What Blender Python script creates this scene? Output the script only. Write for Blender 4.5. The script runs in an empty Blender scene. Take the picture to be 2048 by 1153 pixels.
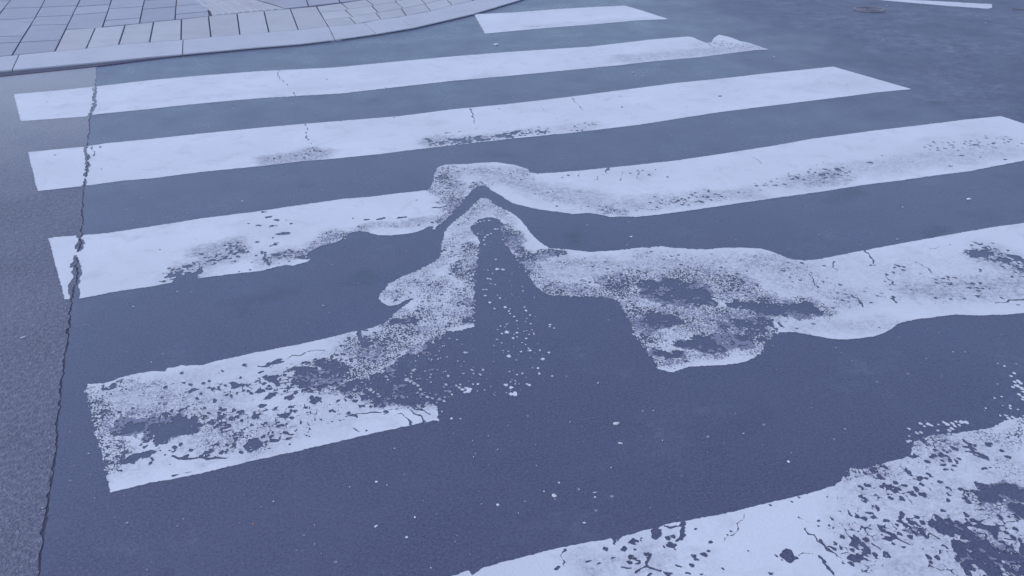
import bpy, bmesh, math, random
import numpy as np
from mathutils import Vector
random.seed(5); np.random.seed(5)
S = bpy.context.scene; COL = S.collection

# ------------------------------------------------------------------ camera
F_PX, PITCH, ROLL, YAW = 1910.588, 0.480053, -0.012043, 0.310513
CAM = np.array([0.951016, -5.360859, 1.359625])
cp, sp = math.cos(PITCH), math.sin(PITCH)
FWD = np.array([math.sin(YAW)*cp, math.cos(YAW)*cp, -sp])
_R0 = np.array([math.cos(YAW), -math.sin(YAW), 0.0]); _U0 = np.cross(_R0, FWD)
RGT = math.cos(ROLL)*_R0 + math.sin(ROLL)*_U0
UPV = -math.sin(ROLL)*_R0 + math.cos(ROLL)*_U0
cam = bpy.data.cameras.new('camera'); co = bpy.data.objects.new('camera', cam); COL.objects.link(co)
from mathutils import Matrix
co.matrix_world = Matrix(((RGT[0], UPV[0], -FWD[0], CAM[0]), (RGT[1], UPV[1], -FWD[1], CAM[1]), (RGT[2], UPV[2], -FWD[2], CAM[2]), (0, 0, 0, 1)))
cam.sensor_fit = 'HORIZONTAL'; cam.sensor_width = 36.0; cam.lens = F_PX/2048*36.0
cam.clip_start = 0.05; cam.clip_end = 1500
S.camera = co

# ------------------------------------------------------------------ sky, sun, exposure
SUN_EL, SUN_AZ = math.radians(52), math.radians(-84)
w = bpy.data.worlds.new('World'); S.world = w; w.use_nodes = True
nt = w.node_tree; bg = nt.nodes['Background']
sky = nt.nodes.new('ShaderNodeTexSky'); sky.sky_type = 'NISHITA'; sky.sun_disc = False
sky.ozone_density = 2.4; sky.sun_elevation = SUN_EL; sky.sun_rotation = SUN_AZ
nt.links.new(sky.outputs[0], bg.inputs[0]); bg.inputs[1].default_value = 0.15
sl = bpy.data.lights.new('sun', 'SUN'); sl.energy = 0.5; sl.angle = math.radians(60); sl.color = (1.0, 0.94, 0.95)
so = bpy.data.objects.new('sun', sl); COL.objects.link(so)
d = Vector((math.sin(SUN_AZ)*math.cos(SUN_EL), math.cos(SUN_AZ)*math.cos(SUN_EL), math.sin(SUN_EL)))
so.rotation_euler = d.to_track_quat('Z', 'Y').to_euler()
S.view_settings.view_transform = 'Standard'; S.view_settings.look = 'None'
S.view_settings.exposure = 0.55; S.view_settings.gamma = 1.0

# ------------------------------------------------------------------ helpers
def at(u, v, z=0.0):
    """the point on the level plane z that the photograph shows at (u, v)"""
    u = np.asarray(u, float); v = np.asarray(v, float)
    dd = FWD + ((u-1024)/F_PX)[..., None]*RGT - ((v-576.5)/F_PX)[..., None]*UPV
    t = (z-CAM[2])/dd[..., 2]
    return CAM + dd*t[..., None]
def ats(pts, z=0.0):
    a = np.array(pts, float); return at(a[:, 0], a[:, 1], z)
def px(u, v):
    """metres per photograph pixel, sideways, on the ground at (u, v)"""
    return float(np.linalg.norm(at(u+1, v)-at(u, v)))
def tag(o, label=None, cat=None, group=None, kind=None):
    if label: o['label'] = label
    if cat: o['category'] = cat
    if group: o['group'] = group
    if kind: o['kind'] = kind
    return o
def link(name, me, mat, parent=None):
    o = bpy.data.objects.new(name, me); COL.objects.link(o)
    if mat: me.materials.append(mat)
    if parent: o.parent = parent
    return o
def from_bm(name, bm, mat, parent=None, smooth=False):
    me = bpy.data.meshes.new(name); bm.to_mesh(me); bm.free()
    if smooth: me.polygons.foreach_set('use_smooth', [True]*len(me.polygons))
    return link(name, me, mat, parent)

def _h(ix, iy, seed):
    n = (ix.astype(np.int64)*374761393 + iy.astype(np.int64)*668265263 + seed*1442695041) & 0xffffffff
    n = ((n ^ (n >> 13))*1274126177) & 0xffffffff
    n = ((n ^ (n >> 16))*2246822519) & 0xffffffff
    n = n ^ (n >> 15)
    return (n & 0xffffff)/float(0x1000000)
def vnoise(x, y, s, seed):
    x = x/s; y = y/s
    ix = np.floor(x); iy = np.floor(y); fx = x-ix; fy = y-iy
    fx = fx*fx*(3-2*fx); fy = fy*fy*(3-2*fy)
    a = _h(ix, iy, seed); b = _h(ix+1, iy, seed); c = _h(ix, iy+1, seed); e = _h(ix+1, iy+1, seed)
    return (a*(1-fx)+b*fx)*(1-fy)+(c*(1-fx)+e*fx)*fy
def fbm(x, y, s, seed, n=3):
    t = 0; a = 1; m = 0
    for k in range(n):
        t = t + a*vnoise(x, y, s/2**k, seed+k*17); m += a; a *= .55
    return t/m
def worley(x, y, s, seed):
    x = x/s; y = y/s; ix = np.floor(x); iy = np.floor(y)
    f1 = np.full(x.shape, 9.); f2 = np.full(x.shape, 9.); cid = np.zeros(x.shape)
    for i in (-1, 0, 1):
        for j in (-1, 0, 1):
            cx = ix+i; cy = iy+j
            dx = cx+_h(cx, cy, seed)-x; dy = cy+_h(cx, cy, seed+7)-y
            q = np.sqrt(dx*dx+dy*dy)
            cl = q < f1
            f2 = np.where(cl, f1, np.minimum(f2, q)); f1 = np.where(cl, q, f1)
            cid = np.where(cl, _h(cx, cy, seed+13), cid)
    return f1*s, f2*s, cid
def smooth(a, b, x):
    t = np.clip((x-a)/(b-a), 0, 1); return t*t*(3-2*t)
def seg_dist(X, Y, P):
    best = np.full(X.shape, 1e9)
    for (x0, y0), (x1, y1) in zip(P[:-1], P[1:]):
        dx, dy = x1-x0, y1-y0; L = dx*dx+dy*dy+1e-12
        t = np.clip(((X-x0)*dx+(Y-y0)*dy)/L, 0, 1)
        best = np.minimum(best, (X-x0-t*dx)**2+(Y-y0-t*dy)**2)
    return np.sqrt(best)
def near(X, Y, P, r):
    return (X > P[:, 0].min()-r) & (X < P[:, 0].max()+r) & (Y > P[:, 1].min()-r) & (Y < P[:, 1].max()+r)
def inside(X, Y, P):
    c = np.zeros(X.shape, bool)
    for (x0, y0), (x1, y1) in zip(P, np.roll(P, -1, 0)):
        if y0 == y1: continue
        k = ((y0 > Y) != (y1 > Y)) & (X < (x1-x0)*(Y-y0)/(y1-y0)+x0)
        c ^= k
    return c

# a sheet with real thickness from a scalar field on a grid (marching squares + skirt)
def field_mesh(name, xs, ys, Fd, attr, z, zb, mat, parent=None):
    nx, ny = len(xs), len(ys); N = nx*ny
    ins = Fd > 0
    A, B, Cc, D = ins[:-1, :-1], ins[:-1, 1:], ins[1:, 1:], ins[1:, :-1]
    code = A*1+B*2+Cc*4+D*8
    jj, ii = np.nonzero(code > 0); cd = code[jj, ii]
    g = lambda j, i: j*nx+i
    he = lambda j, i: N+j*nx+i            # edge (i,j)-(i+1,j)
    ve = lambda j, i: 2*N+j*nx+i          # edge (i,j)-(i,j+1)
    tok = {'a': lambda j, i: g(j, i), 'b': lambda j, i: g(j, i+1), 'c': lambda j, i: g(j+1, i+1), 'd': lambda j, i: g(j+1, i),
           's': lambda j, i: he(j, i), 'e': lambda j, i: ve(j, i+1), 'n': lambda j, i: he(j+1, i), 'w': lambda j, i: ve(j, i)}
    polys = {1: ['asw'], 2: ['sbe'], 3: ['abew'], 4: ['ecn'], 5: ['asecnw'], 6: ['sbcn'], 7: ['abcnw'], 8: ['wnd'],
             9: ['asnd'], 10: ['sbendw'], 11: ['abend'], 12: ['wecd'], 13: ['asecd'], 14: ['sbcdw'], 15: ['abcd']}
    segs = {1: ['sw'], 2: ['es'], 3: ['ew'], 4: ['ne'], 5: ['se', 'nw'], 6: ['ns'], 7: ['nw'], 8: ['wn'], 9: ['sn'], 10: ['en', 'ws'],
            11: ['en'], 12: ['we'], 13: ['se'], 14: ['ws'], 15: []}
    loops, sizes, sg = [], [], []
    for k in range(1, 16):
        m = cd == k
        if not m.any(): continue
        j, i = jj[m], ii[m]
        for p in polys[k]:
            arr = np.stack([tok[t](j, i) for t in p], 1); loops.append(arr.ravel()); sizes.append(np.full(len(j), len(p)))
        for p in segs[k]:
            sg.append(np.stack([tok[t](j, i) for t in p], 1))
    loops = np.concatenate(loops); sizes = np.concatenate(sizes)
    used, inv = np.unique(loops, return_inverse=True)
    kind = used//N; r = used % N; j, i = r//nx, r % nx
    f0 = Fd[j, i]
    i2 = np.where(kind == 1, np.minimum(i+1, nx-1), i); j2 = np.where(kind == 2, np.minimum(j+1, ny-1), j)
    f1 = Fd[j2, i2]; den = np.where(np.abs(f0-f1) < 1e-12, 1, f0-f1)
    t = np.where(kind == 0, 0, np.clip(f0/den, .02, .98))
    X = xs[i]+(xs[i2]-xs[i])*t; Y = ys[j]+(ys[j2]-ys[j])*t
    at_ = attr[j, i]
    V = np.stack([X, Y, np.full(X.shape, z)], 1)
    if sg:
        sg = np.concatenate(sg); s0 = np.searchsorted(used, sg)
        su, sinv = np.unique(s0, return_inverse=True); sinv = sinv.reshape(s0.shape)
        VB = V[su].copy(); VB[:, 2] = zb; nb = len(V)
        q = np.stack([s0[:, 0], nb+sinv[:, 0], nb+sinv[:, 1], s0[:, 1]], 1)[:, ::-1]
        V = np.concatenate([V, VB]); at_ = np.concatenate([at_, at_[su]])
        inv = np.concatenate([inv.ravel(), q.ravel()]); sizes = np.concatenate([sizes, np.full(len(q), 4)])
    me = bpy.data.meshes.new(name)
    me.vertices.add(len(V)); me.vertices.foreach_set('co', V.ravel().astype(np.float32))
    me.loops.add(len(inv)); me.loops.foreach_set('vertex_index', inv.ravel().astype(np.int32))
    me.polygons.add(len(sizes)); st = np.concatenate([[0], np.cumsum(sizes)[:-1]])
    me.polygons.foreach_set('loop_start', st.astype(np.int32))
    a = me.attributes.new('thin', 'FLOAT', 'POINT'); a.data.foreach_set('value', at_.astype(np.float32))
    me.update(calc_edges=True)
    return link(name, me, mat, parent)

# ------------------------------------------------------------------ materials
class NT:
    def __init__(s, name):
        s.m = bpy.data.materials.new(name); s.m.use_nodes = True; s.t = s.m.node_tree
        s.b = s.t.nodes['Principled BSDF']
        s.pos = s.t.nodes.new('ShaderNodeNewGeometry').outputs['Position']
    def noise(s, scale, detail=3, rough=.55, vec=None, dist=0):
        n = s.t.nodes.new('ShaderNodeTexNoise'); n.inputs['Scale'].default_value = scale; n.inputs['Detail'].default_value = detail
        n.inputs['Roughness'].default_value = rough; n.inputs['Distortion'].default_value = dist
        s.t.links.new(vec or s.pos, n.inputs['Vector']); return n.outputs['Fac']
    def voro(s, scale, feature='F1', out='Distance'):
        n = s.t.nodes.new('ShaderNodeTexVoronoi'); n.feature = feature; n.inputs['Scale'].default_value = scale
        s.t.links.new(s.pos, n.inputs['Vector']); return n.outputs[out]
    def ramp(s, fac, a, b, ca=(0, 0, 0, 1), cb=(1, 1, 1, 1)):
        n = s.t.nodes.new('ShaderNodeMapRange'); n.inputs[1].default_value = a; n.inputs[2].default_value = b
        n.inputs[3].default_value = ca if not isinstance(ca, tuple) else 0; n.inputs[4].default_value = cb if not isinstance(cb, tuple) else 1
        s.t.links.new(fac, n.inputs[0]); return n.outputs[0]
    def mix(s, fac, a, b, mode='MIX'):
        n = s.t.nodes.new('ShaderNodeMix'); n.data_type = 'RGBA'; n.blend_type = mode; n.clamp_factor = True
        for k, v in ((0, fac), (6, a), (7, b)):
            if isinstance(v, (int, float)): n.inputs[k].default_value = v
            elif isinstance(v, tuple): n.inputs[k].default_value = (*v[:3], 1)
            else: s.t.links.new(v, n.inputs[k])
        return n.outputs[2]
    def math(s, op, a, b=0.0):
        n = s.t.nodes.new('ShaderNodeMath'); n.operation = op
        for k, v in ((0, a), (1, b)):
            if isinstance(v, (int, float)): n.inputs[k].default_value = v
            else: s.t.links.new(v, n.inputs[k])
        return n.outputs[0]
    def attr(s, name):
        n = s.t.nodes.new('ShaderNodeAttribute'); n.attribute_name = name; return n.outputs['Fac']
    def bump(s, h, strength, dist):
        n = s.t.nodes.new('ShaderNodeBump'); n.inputs['Strength'].default_value = strength; n.inputs['Distance'].default_value = dist
        s.t.links.new(h, n.inputs['Height']); s.t.links.new(n.outputs[0], s.b.inputs['Normal'])
    def xyz(s):
        n = s.t.nodes.new('ShaderNodeSeparateXYZ'); s.t.links.new(s.pos, n.inputs[0]); return n.outputs
    def out(s, col, rough=.8, spec=.5):
        if isinstance(col, tuple): s.b.inputs['Base Color'].default_value = (*col, 1)
        else: s.t.links.new(col, s.b.inputs['Base Color'])
        if isinstance(rough, (int, float)): s.b.inputs['Roughness'].default_value = rough
        else: s.t.links.new(rough, s.b.inputs['Roughness'])
        s.b.inputs['Specular IOR Level'].default_value = spec
        return s.m

def mat_asphalt():
    n = NT('asphalt')
    base = (0.066, 0.066, 0.074)
    c = n.mix(n.ramp(n.noise(2.2, 6, .6), .3, .7), (0.061, 0.054, 0.111), (0.086, 0.078, 0.147))
    c = n.mix(n.ramp(n.noise(28, 5, .75), .35, .68), n.mix(1.0, c, (.76, .76, .78), 'MULTIPLY'), n.mix(1.0, c, (1.0, 1.0, 1.0), 'MULTIPLY'))
    c = n.mix(n.ramp(n.noise(160, 2, .6), .35, .7), c, (0.125, 0.118, 0.175))          # aggregate
    c = n.mix(n.ramp(n.noise(330, 1), .25, .45, 1.0, 0.0), c, (0.034, 0.033, 0.056))
    # older, coarser, dustier surface beyond the right-hand ends of the stripes
    x = n.xyz()
    edge = n.math('ADD', x[0], n.math('MULTIPLY', n.noise(1.1, 4), 1.6))
    edge = n.math('SUBTRACT', edge, n.math('MULTIPLY', x[1], .10))
    old = n.ramp(edge, 4.5, 5.6)
    agg = n.math('MULTIPLY', n.ramp(n.noise(13, 7, .88), .47, .63), n.ramp(n.noise(1.7, 5, .6), .36, .62))
    c = n.mix(n.math('MULTIPLY', old, agg), n.mix(n.math('MULTIPLY', old, .6), c, (0.062, 0.052, 0.103)), (0.20, 0.188, 0.27))
    # pale dusty smears
    dust = n.math('MULTIPLY', n.ramp(n.noise(3.4, 5, .65), .55, .74), n.ramp(n.noise(30, 6, .85), .45, .62))
    c = n.mix(n.math('MULTIPLY', dust, .6), c, (0.19, 0.195, 0.26))
    # dark oily spots
    oil = n.ramp(n.noise(3.6, 3, .5), .26, .36, 1.0, 0.0)
    c = n.mix(n.math('MULTIPLY', oil, .6), c, (0.034, 0.034, 0.056))
    # pale stone chips in the mix
    v = n.t.nodes.new('ShaderNodeTexVoronoi'); v.inputs['Scale'].default_value = 40; n.t.links.new(n.pos, v.inputs['Vector'])
    sc = n.t.nodes.new('ShaderNodeSeparateColor'); n.t.links.new(v.outputs['Color'], sc.inputs[0])
    pick = n.ramp(sc.outputs[0], .93, .945)
    rad = n.math('MULTIPLY', sc.outputs[1], .17)
    dot = n.math('LESS_THAN', v.outputs['Distance'], rad)
    c = n.mix(n.math('MULTIPLY', n.math('MULTIPLY', dot, pick), .75), c, (0.36, 0.36, 0.38))
    n.bump(n.math('ADD', n.noise(220, 3), n.math('MULTIPLY', n.noise(70, 2), .6)), .3, .002)
    return n.out(c, n.math('ADD', n.ramp(n.noise(5, 3), .3, .7, .25, .35), n.math('MULTIPLY', old, .16)), 1.0)

def mat_gutter():
    n = NT('old_asphalt')
    c = n.mix(n.ramp(n.noise(3, 4), .3, .7), (0.072, 0.066, 0.116), (0.112, 0.103, 0.165))
    c = n.mix(n.ramp(n.noise(70, 5, .8), .45, .66), c, (0.21, 0.197, 0.27))
    c = n.mix(n.ramp(n.noise(200, 2), .26, .42, 1.0, 0.0), c, (0.05, 0.05, 0.07))
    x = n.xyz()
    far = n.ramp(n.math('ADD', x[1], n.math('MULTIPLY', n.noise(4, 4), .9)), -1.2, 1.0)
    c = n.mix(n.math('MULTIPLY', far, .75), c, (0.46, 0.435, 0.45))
    v = n.t.nodes.new('ShaderNodeTexVoronoi'); v.inputs['Scale'].default_value = 55; n.t.links.new(n.pos, v.inputs['Vector'])
    sc = n.t.nodes.new('ShaderNodeSeparateColor'); n.t.links.new(v.outputs['Color'], sc.inputs[0])
    dot = n.math('LESS_THAN', v.outputs['Distance'], n.math('MULTIPLY', sc.outputs[1], .2))
    c = n.mix(n.math('MULTIPLY', n.math('MULTIPLY', dot, n.ramp(sc.outputs[0], .93, .95)), .7), c, (0.38, 0.37, 0.37))
    n.bump(n.math('ADD', n.noise(150, 3), n.math('MULTIPLY', n.noise(45, 2), .8)), .7, .006)
    return n.out(c, .42, .7)

def mat_paint():
    n = NT('road_paint')
    white = n.mix(n.ramp(n.noise(2.5, 5), .3, .7), (0.67, 0.655, 0.69), (0.75, 0.735, 0.77))
    white = n.mix(n.math('MULTIPLY', n.ramp(n.noise(9, 6, .7, dist=.6), .52, .75), .42), white, (0.42, 0.41, 0.45))
    white = n.mix(n.math('MULTIPLY', n.ramp(n.noise(170, 2), .55, .75), .12), white, (0.38, 0.38, 0.39))
    thin = n.attr('thin')
    grey = n.mix(n.ramp(n.noise(130, 3, .7), .4, .62), (0.20, 0.19, 0.235), (0.50, 0.485, 0.53))
    amt = n.math('MULTIPLY', thin, n.ramp(n.noise(60, 5, .75), .28, .60))
    c = n.mix(amt, white, grey)
    c = n.mix(n.math('MULTIPLY', n.ramp(thin, 1.05, 1.7), n.ramp(n.noise(110, 3, .7), .25, .6, .5, .95)), c, (0.20, 0.198, 0.285))
    n.bump(n.math('ADD', n.noise(190, 3), n.math('MULTIPLY', n.noise(40, 3), .8)), .35, .003)
    return n.out(c, .6, .4)

def mat_slab(name, a, b, speck=.1, rough=.75):
    n = NT(name)
    r = n.t.nodes.new('ShaderNodeNewGeometry').outputs['Random Per Island']
    c = n.mix(r, a, b)
    c = n.mix(n.math('MULTIPLY', n.ramp(n.noise(5, 5, .65), .45, .75), .35), c, tuple(k*.72 for k in a))
    c = n.mix(n.math('MULTIPLY', n.ramp(n.noise(190, 2), .5, .7), speck), c, tuple(k*.5 for k in a))
    n.bump(n.noise(160, 3), .25, .003)
    return n.out(c, rough, .45)
def mat_flat(name, a, b, scale=40, rough=.8):
    n = NT(name); c = n.mix(n.ramp(n.noise(scale, 4), .35, .65), a, b); n.bump(n.noise(scale*3, 2), .4, .003)
    return n.out(c, rough, .4)
ASPHALT, GUTTER, PAINT = mat_asphalt(), mat_gutter(), mat_paint()
SLAB = mat_slab('grey_concrete_slab', (0.39, 0.38, 0.43), (0.45, 0.44, 0.49))
BAND = mat_slab('pale_concrete_slab', (0.48, 0.465, 0.48), (0.56, 0.545, 0.56), .2)
KERB = mat_slab('kerb_concrete', (0.51, 0.50, 0.54), (0.57, 0.56, 0.60), .16)
DIRT = mat_flat('joint_dirt', (0.052, 0.048, 0.080), (0.075, 0.07, 0.11))
BED_SHADE = mat_flat('bed_dirt_kerb_shade', (0.088, 0.083, 0.12), (0.12, 0.112, 0.16))  # dirt in the slab joints, and the shade painted along the kerb foot
IRON = mat_flat('rusty_iron', (0.135, 0.112, 0.150), (0.175, 0.148, 0.19), 30, .36)
STONE = mat_flat('pale_stone', (0.55, 0.55, 0.55), (0.8, 0.8, 0.8), 120)
RUST = mat_flat('orange_brown_scrap', (0.30, 0.13, 0.06), (0.5, 0.3, 0.18), 200)
TWIG = mat_flat('dry_twig', (0.16, 0.13, 0.11), (0.24, 0.2, 0.17), 200)

# ------------------------------------------------------------------ ground, road, gutter
def prism(bm, P, zt, zb, bevel=0.0):
    """P: list of xy (either winding); zt: number or list"""
    P = [np.array(p[:2], float) for p in P]
    ar = sum(P[i][0]*P[(i+1) % len(P)][1]-P[(i+1) % len(P)][0]*P[i][1] for i in range(len(P)))
    zt = list(zt) if hasattr(zt, '__len__') else [zt]*len(P)
    if ar < 0: P = P[::-1]; zt = zt[::-1]
    n = len(P)
    def ring(q, z): return [bm.verts.new((q[i][0], q[i][1], z[i])) for i in range(n)]
    rings = [ring(P, [zb]*n)]
    if bevel:
        c = sum(P)/n
        Q = []
        for i in range(n):
            e0 = P[i]-P[i-1]; e1 = P[(i+1) % n]-P[i]
            n0 = np.array([-e0[1], e0[0]])/(np.linalg.norm(e0)+1e-9); n1 = np.array([-e1[1], e1[0]])/(np.linalg.norm(e1)+1e-9)
            m = n0+n1; m = m/max(m @ m, .5)*2/1.0
            Q.append(P[i]+m*bevel*.5)
        rings.append(ring(P, [z-bevel for z in zt])); rings.append(ring(Q, zt))
    else:
        rings.append(ring(P, zt))
    for a, b in zip(rings[:-1], rings[1:]):
        for i in range(n): bm.faces.new((a[i], a[(i+1) % n], b[(i+1) % n], b[i]))
    bm.faces.new(rings[-1])
bm = bmesh.new(); g = bmesh.ops.create_grid(bm, x_segments=2, y_segments=2, size=300); bmesh.ops.translate(bm, verts=bm.verts, vec=(0, 0, -.0013))
tag(from_bm('ground', bm, DIRT), kind='structure')

SEAM = [(200, 60), (196, 120), (192, 150), (192, 172), (187, 195), (180, 232), (178, 260), (174, 290), (175, 320), (172, 350), (168, 374), (166, 400), (166, 430),
        (165, 455), (162, 472), (158, 500), (152, 530), (155, 553), (147, 580), (143, 600), (140, 640), (136, 680), (130, 720), (124, 760), (120, 800), (114, 850),
        (112, 890), (108, 930), (102, 960), (98, 990), (94, 1020), (88, 1060), (82, 1110), (78, 1153), (68, 1240), (40, 1500)]
SW = ats(SEAM)
def dense(P, step):
    out = []
    for a, b in zip(P[:-1], P[1:]):
        k = max(1, int(np.linalg.norm(b-a)/step))
        for i in range(k): out.append(a+(b-a)*i/k)
    out.append(P[-1]); return np.array(out)
sd = dense(SW[:, :2], .006)
ext0 = sd[0]+(sd[0]-sd[20])/np.linalg.norm(sd[0]-sd[20])*60; ext1 = sd[-1]+(sd[-1]-sd[-20])/np.linalg.norm(sd[-1]-sd[-20])*60
nr = np.stack([np.gradient(sd[:, 1]), -np.gradient(sd[:, 0])], 1); nr /= np.linalg.norm(nr, axis=1)[:, None]
if (nr[:, 0].mean() < 0): nr = -nr
jag = (fbm(sd[:, 0], sd[:, 1], .03, 3)-.5)+(vnoise(sd[:, 0], sd[:, 1], .011, 5)-.5)*.5
jag = jag*np.interp(sd[:, 1], [-3.2, -2.4], [.45, 1.0])
gapw = np.interp(sd[:, 1], [-4.2, -2.9, -2.4, -1.2, -0.3, 1.0], [.0026, .0026, .0024, .002, .0016, .0013])
gapw = gapw*(.55+.9*fbm(sd[:, 0], sd[:, 1], .05, 9))
right = sd+nr*(jag*.014+gapw)[:, None]; left = sd+nr*(jag*.014+(fbm(sd[:, 0], sd[:, 1], .018, 21)-.5)*.012-gapw)[:, None]
def sheet(name, edge, far, mat, z):
    V = []; n = len(edge)
    bm = bmesh.new()
    e = [bm.verts.new((p[0], p[1], z)) for p in edge]; eb = [bm.verts.new((p[0], p[1], z-.0012)) for p in edge]
    f = [bm.verts.new((far, p[1], z)) for p in (edge[0], edge[-1])]
    bm.faces.new(e+[f[1], f[0]])
    for i in range(n-1): bm.faces.new((e[i], e[i+1], eb[i+1], eb[i]))
    bmesh.ops.recalc_face_normals(bm, faces=bm.faces[:1])
    bm.faces.ensure_lookup_table()
    if bm.faces[0].normal.z < 0: bm.faces[0].normal_flip()
    return tag(from_bm(name, bm, mat), kind='structure')
sheet('road', np.concatenate([[ext0], right, [ext1]]), 250, ASPHALT, 0.0)
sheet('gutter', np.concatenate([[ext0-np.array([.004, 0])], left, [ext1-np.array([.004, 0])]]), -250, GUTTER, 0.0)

# ------------------------------------------------------------------ painted stripes
ZP = 0.0009
def stripe(outline, res, seed, label, fine=(), coarse=(), bare=(), thin=(), cracks=(), holes=(), flakes=(), world_pts=(), sf=.0085, sc=.026, edge=.0016, name='zebra_stripe', rough_edge=.006):
    P = ats(outline)[:, :2]
    if len(world_pts): P = np.concatenate([P, np.array(world_pts, float)])
    ext = [P]+[ats([(f[0], f[1])])[:, :2] for f in flakes]
    E = np.concatenate(ext)
    x0, y0 = E.min(0)-.03; x1, y1 = E.max(0)+.03
    xs = np.arange(x0, x1, res[0]); ys = np.arange(y0, y1, res[1])
    X, Y = np.meshgrid(xs, ys)
    sh = X.shape
    # distance to the outline
    D = np.full(sh, .2)
    for a, b in zip(P, np.roll(P, -1, 0)):
        i0, i1 = np.searchsorted(xs, [min(a[0], b[0])-.08, max(a[0], b[0])+.08]); j0, j1 = np.searchsorted(ys, [min(a[1], b[1])-.08, max(a[1], b[1])+.08])
        if i1 > i0 and j1 > j0:
            D[j0:j1, i0:i1] = np.minimum(D[j0:j1, i0:i1], seg_dist(X[j0:j1, i0:i1], Y[j0:j1, i0:i1], np.array([a, b])))
    ins = inside(X, Y, P)
    D = np.where(ins, D, -D)
    XW = X+(fbm(X, Y, .09, seed+21, 4)-.5)*.09+(vnoise(X, Y, .014, seed+23)-.5)*.02; YW = Y+(fbm(X, Y, .09, seed+22, 4)-.5)*.09+(vnoise(X, Y, .014, seed+24)-.5)*.02
    # wear maps: strokes of (points, radius in metres, strength)
    def field(strokes, power=1.0):
        Wf = np.zeros(sh)
        for pts, r, s in strokes:
            Q = ats(pts)[:, :2]
            if len(Q) == 1: Q = np.concatenate([Q, Q+1e-4])
            i0, i1 = np.searchsorted(xs, [Q[:, 0].min()-2*r, Q[:, 0].max()+2*r]); j0, j1 = np.searchsorted(ys, [Q[:, 1].min()-2*r, Q[:, 1].max()+2*r])
            if i1 <= i0 or j1 <= j0: continue
            dd = seg_dist(XW[j0:j1, i0:i1], YW[j0:j1, i0:i1], Q)
            Wf[j0:j1, i0:i1] = np.maximum(Wf[j0:j1, i0:i1], s*(1-smooth(.35*r, 1.7*r, dd)))
        return Wf
    worn = np.zeros(sh, bool)
    n1 = fbm(X, Y, .07, seed+1); n2 = fbm(X, Y, .025, seed+2); n3 = vnoise(X, Y, .006, seed+4)
    wf = field(fine)*(.55+.9*n1); wc = field(coarse)*(.5+1.0*n1); wb = field(bare); wt = field(thin)*(.4+1.2*n2)
    wb = wb*(.30+1.10*fbm(X, Y, .06, seed+31, 5)+.34*vnoise(X, Y, .012, seed+32))
    wf = np.maximum(wf*.9, smooth(.30, .85, wb)*1.0)
    g = D + (n3-.5)*2*edge + (n2-.5)*2*edge*1.4 + (vnoise(X, Y, .009, seed+8)-.5)*2*rough_edge*np.clip(wf, 0, 1)
    # fine granules
    if len(fine) or len(bare):
        wx = X+(vnoise(X, Y, .007, seed+40)-.5)*.004; wy = Y+(vnoise(X, Y, .007, seed+41)-.5)*.005
        f1, f2, cid = worley(wx, wy*.95, sf*(1.0), seed+50)
        e = (f2-f1)*.5
        gap = sf*(.34*np.clip(wf, 0, 1.1)-.085)*(.15+1.25*n3+.6*n2)
        gr = e-gap
        rem = .92*smooth(.55, 1.0, wf)**1.2+.018*smooth(.12, .35, wf)+.075*smooth(.85, 1.15, wb)-.22*smooth(.5, .68, n1)*smooth(.6, .9, wf)
        gr = np.where(cid < rem, -e-.0003, gr)
        res_ = (fbm(X, Y, .055, seed+71, 4) > .53) & (wb < 1.02) & (vnoise(X, Y, .005, seed+72) > .25)
        worn = res_ & (gr < 0)
        g = np.minimum(g, np.where(worn, .0006, gr))
    if len(coarse):
        wx = X+(n2-.5)*.02+(n3-.5)*.003; wy = Y+(fbm(X, Y, .02, seed+77)-.5)*.02
        f1, f2, cid = worley(wx, wy, sc, seed+60)
        e = (f2-f1)*.5
        br = vnoise(X, Y, .02, seed+66)
        gap = sc*(.10*np.clip(wc, 0, 1.1)-.04)*(.1+1.8*br)
        gr = np.where(cid < smooth(.6, 1.2, wc)*.6, -e-.0003, e-gap)
        # small bites
        b1, b2, bid = worley(X+(n3-.5)*.006, Y*.75, .011, seed+90)
        bite = np.where(bid < .24*smooth(.15, .9, wc), b1-.0058*(.3+1.3*n3), .05)
        g = np.minimum(g, np.minimum(gr, bite))
    if len(bare):
        g = np.where(wb > 1.32, np.minimum(g, (1.32-wb)*.02), g)
    for pts, wd in cracks:
        wd = wd if wd > .007 else wd*.72
        Q = ats(pts)[:, :2]
        m = near(X, Y, Q, .04)
        xx = X[m]+(n2[m]-.5)*.02+(n3[m]-.5)*.004; yy = Y[m]+(vnoise(X[m], Y[m], .02, seed+33)-.5)*.02
        dd = seg_dist(xx, yy, Q)
        g[m] = np.minimum(g[m], dd-wd*(.25+1.5*vnoise(X[m], Y[m], .035, seed+35)))
    for h in holes:
        q = at(h[0], h[1]); r = h[2]*.87*px(h[0], h[1]); kx, ang = (h[3], h[4]) if len(h) > 3 else (1.0, 0)
        m = (abs(X-q[0]) < 3*r*max(1, kx)+.01) & (abs(Y-q[1]) < 3*r*max(1, kx)+.01)
        dx = X[m]-q[0]; dy = Y[m]-q[1]; ca, sa = math.cos(ang), math.sin(ang)
        rr = np.hypot((dx*ca+dy*sa)/kx, -dx*sa+dy*ca)
        rr = rr*1.12+r*1.0*(vnoise(X[m], Y[m], max(r*.9, .004), seed+int(h[0]))-.5)+r*.9*(vnoise(X[m], Y[m], max(r*.4, .003), seed+5)-.5)
        g[m] = np.minimum(g[m], rr-r)
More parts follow.
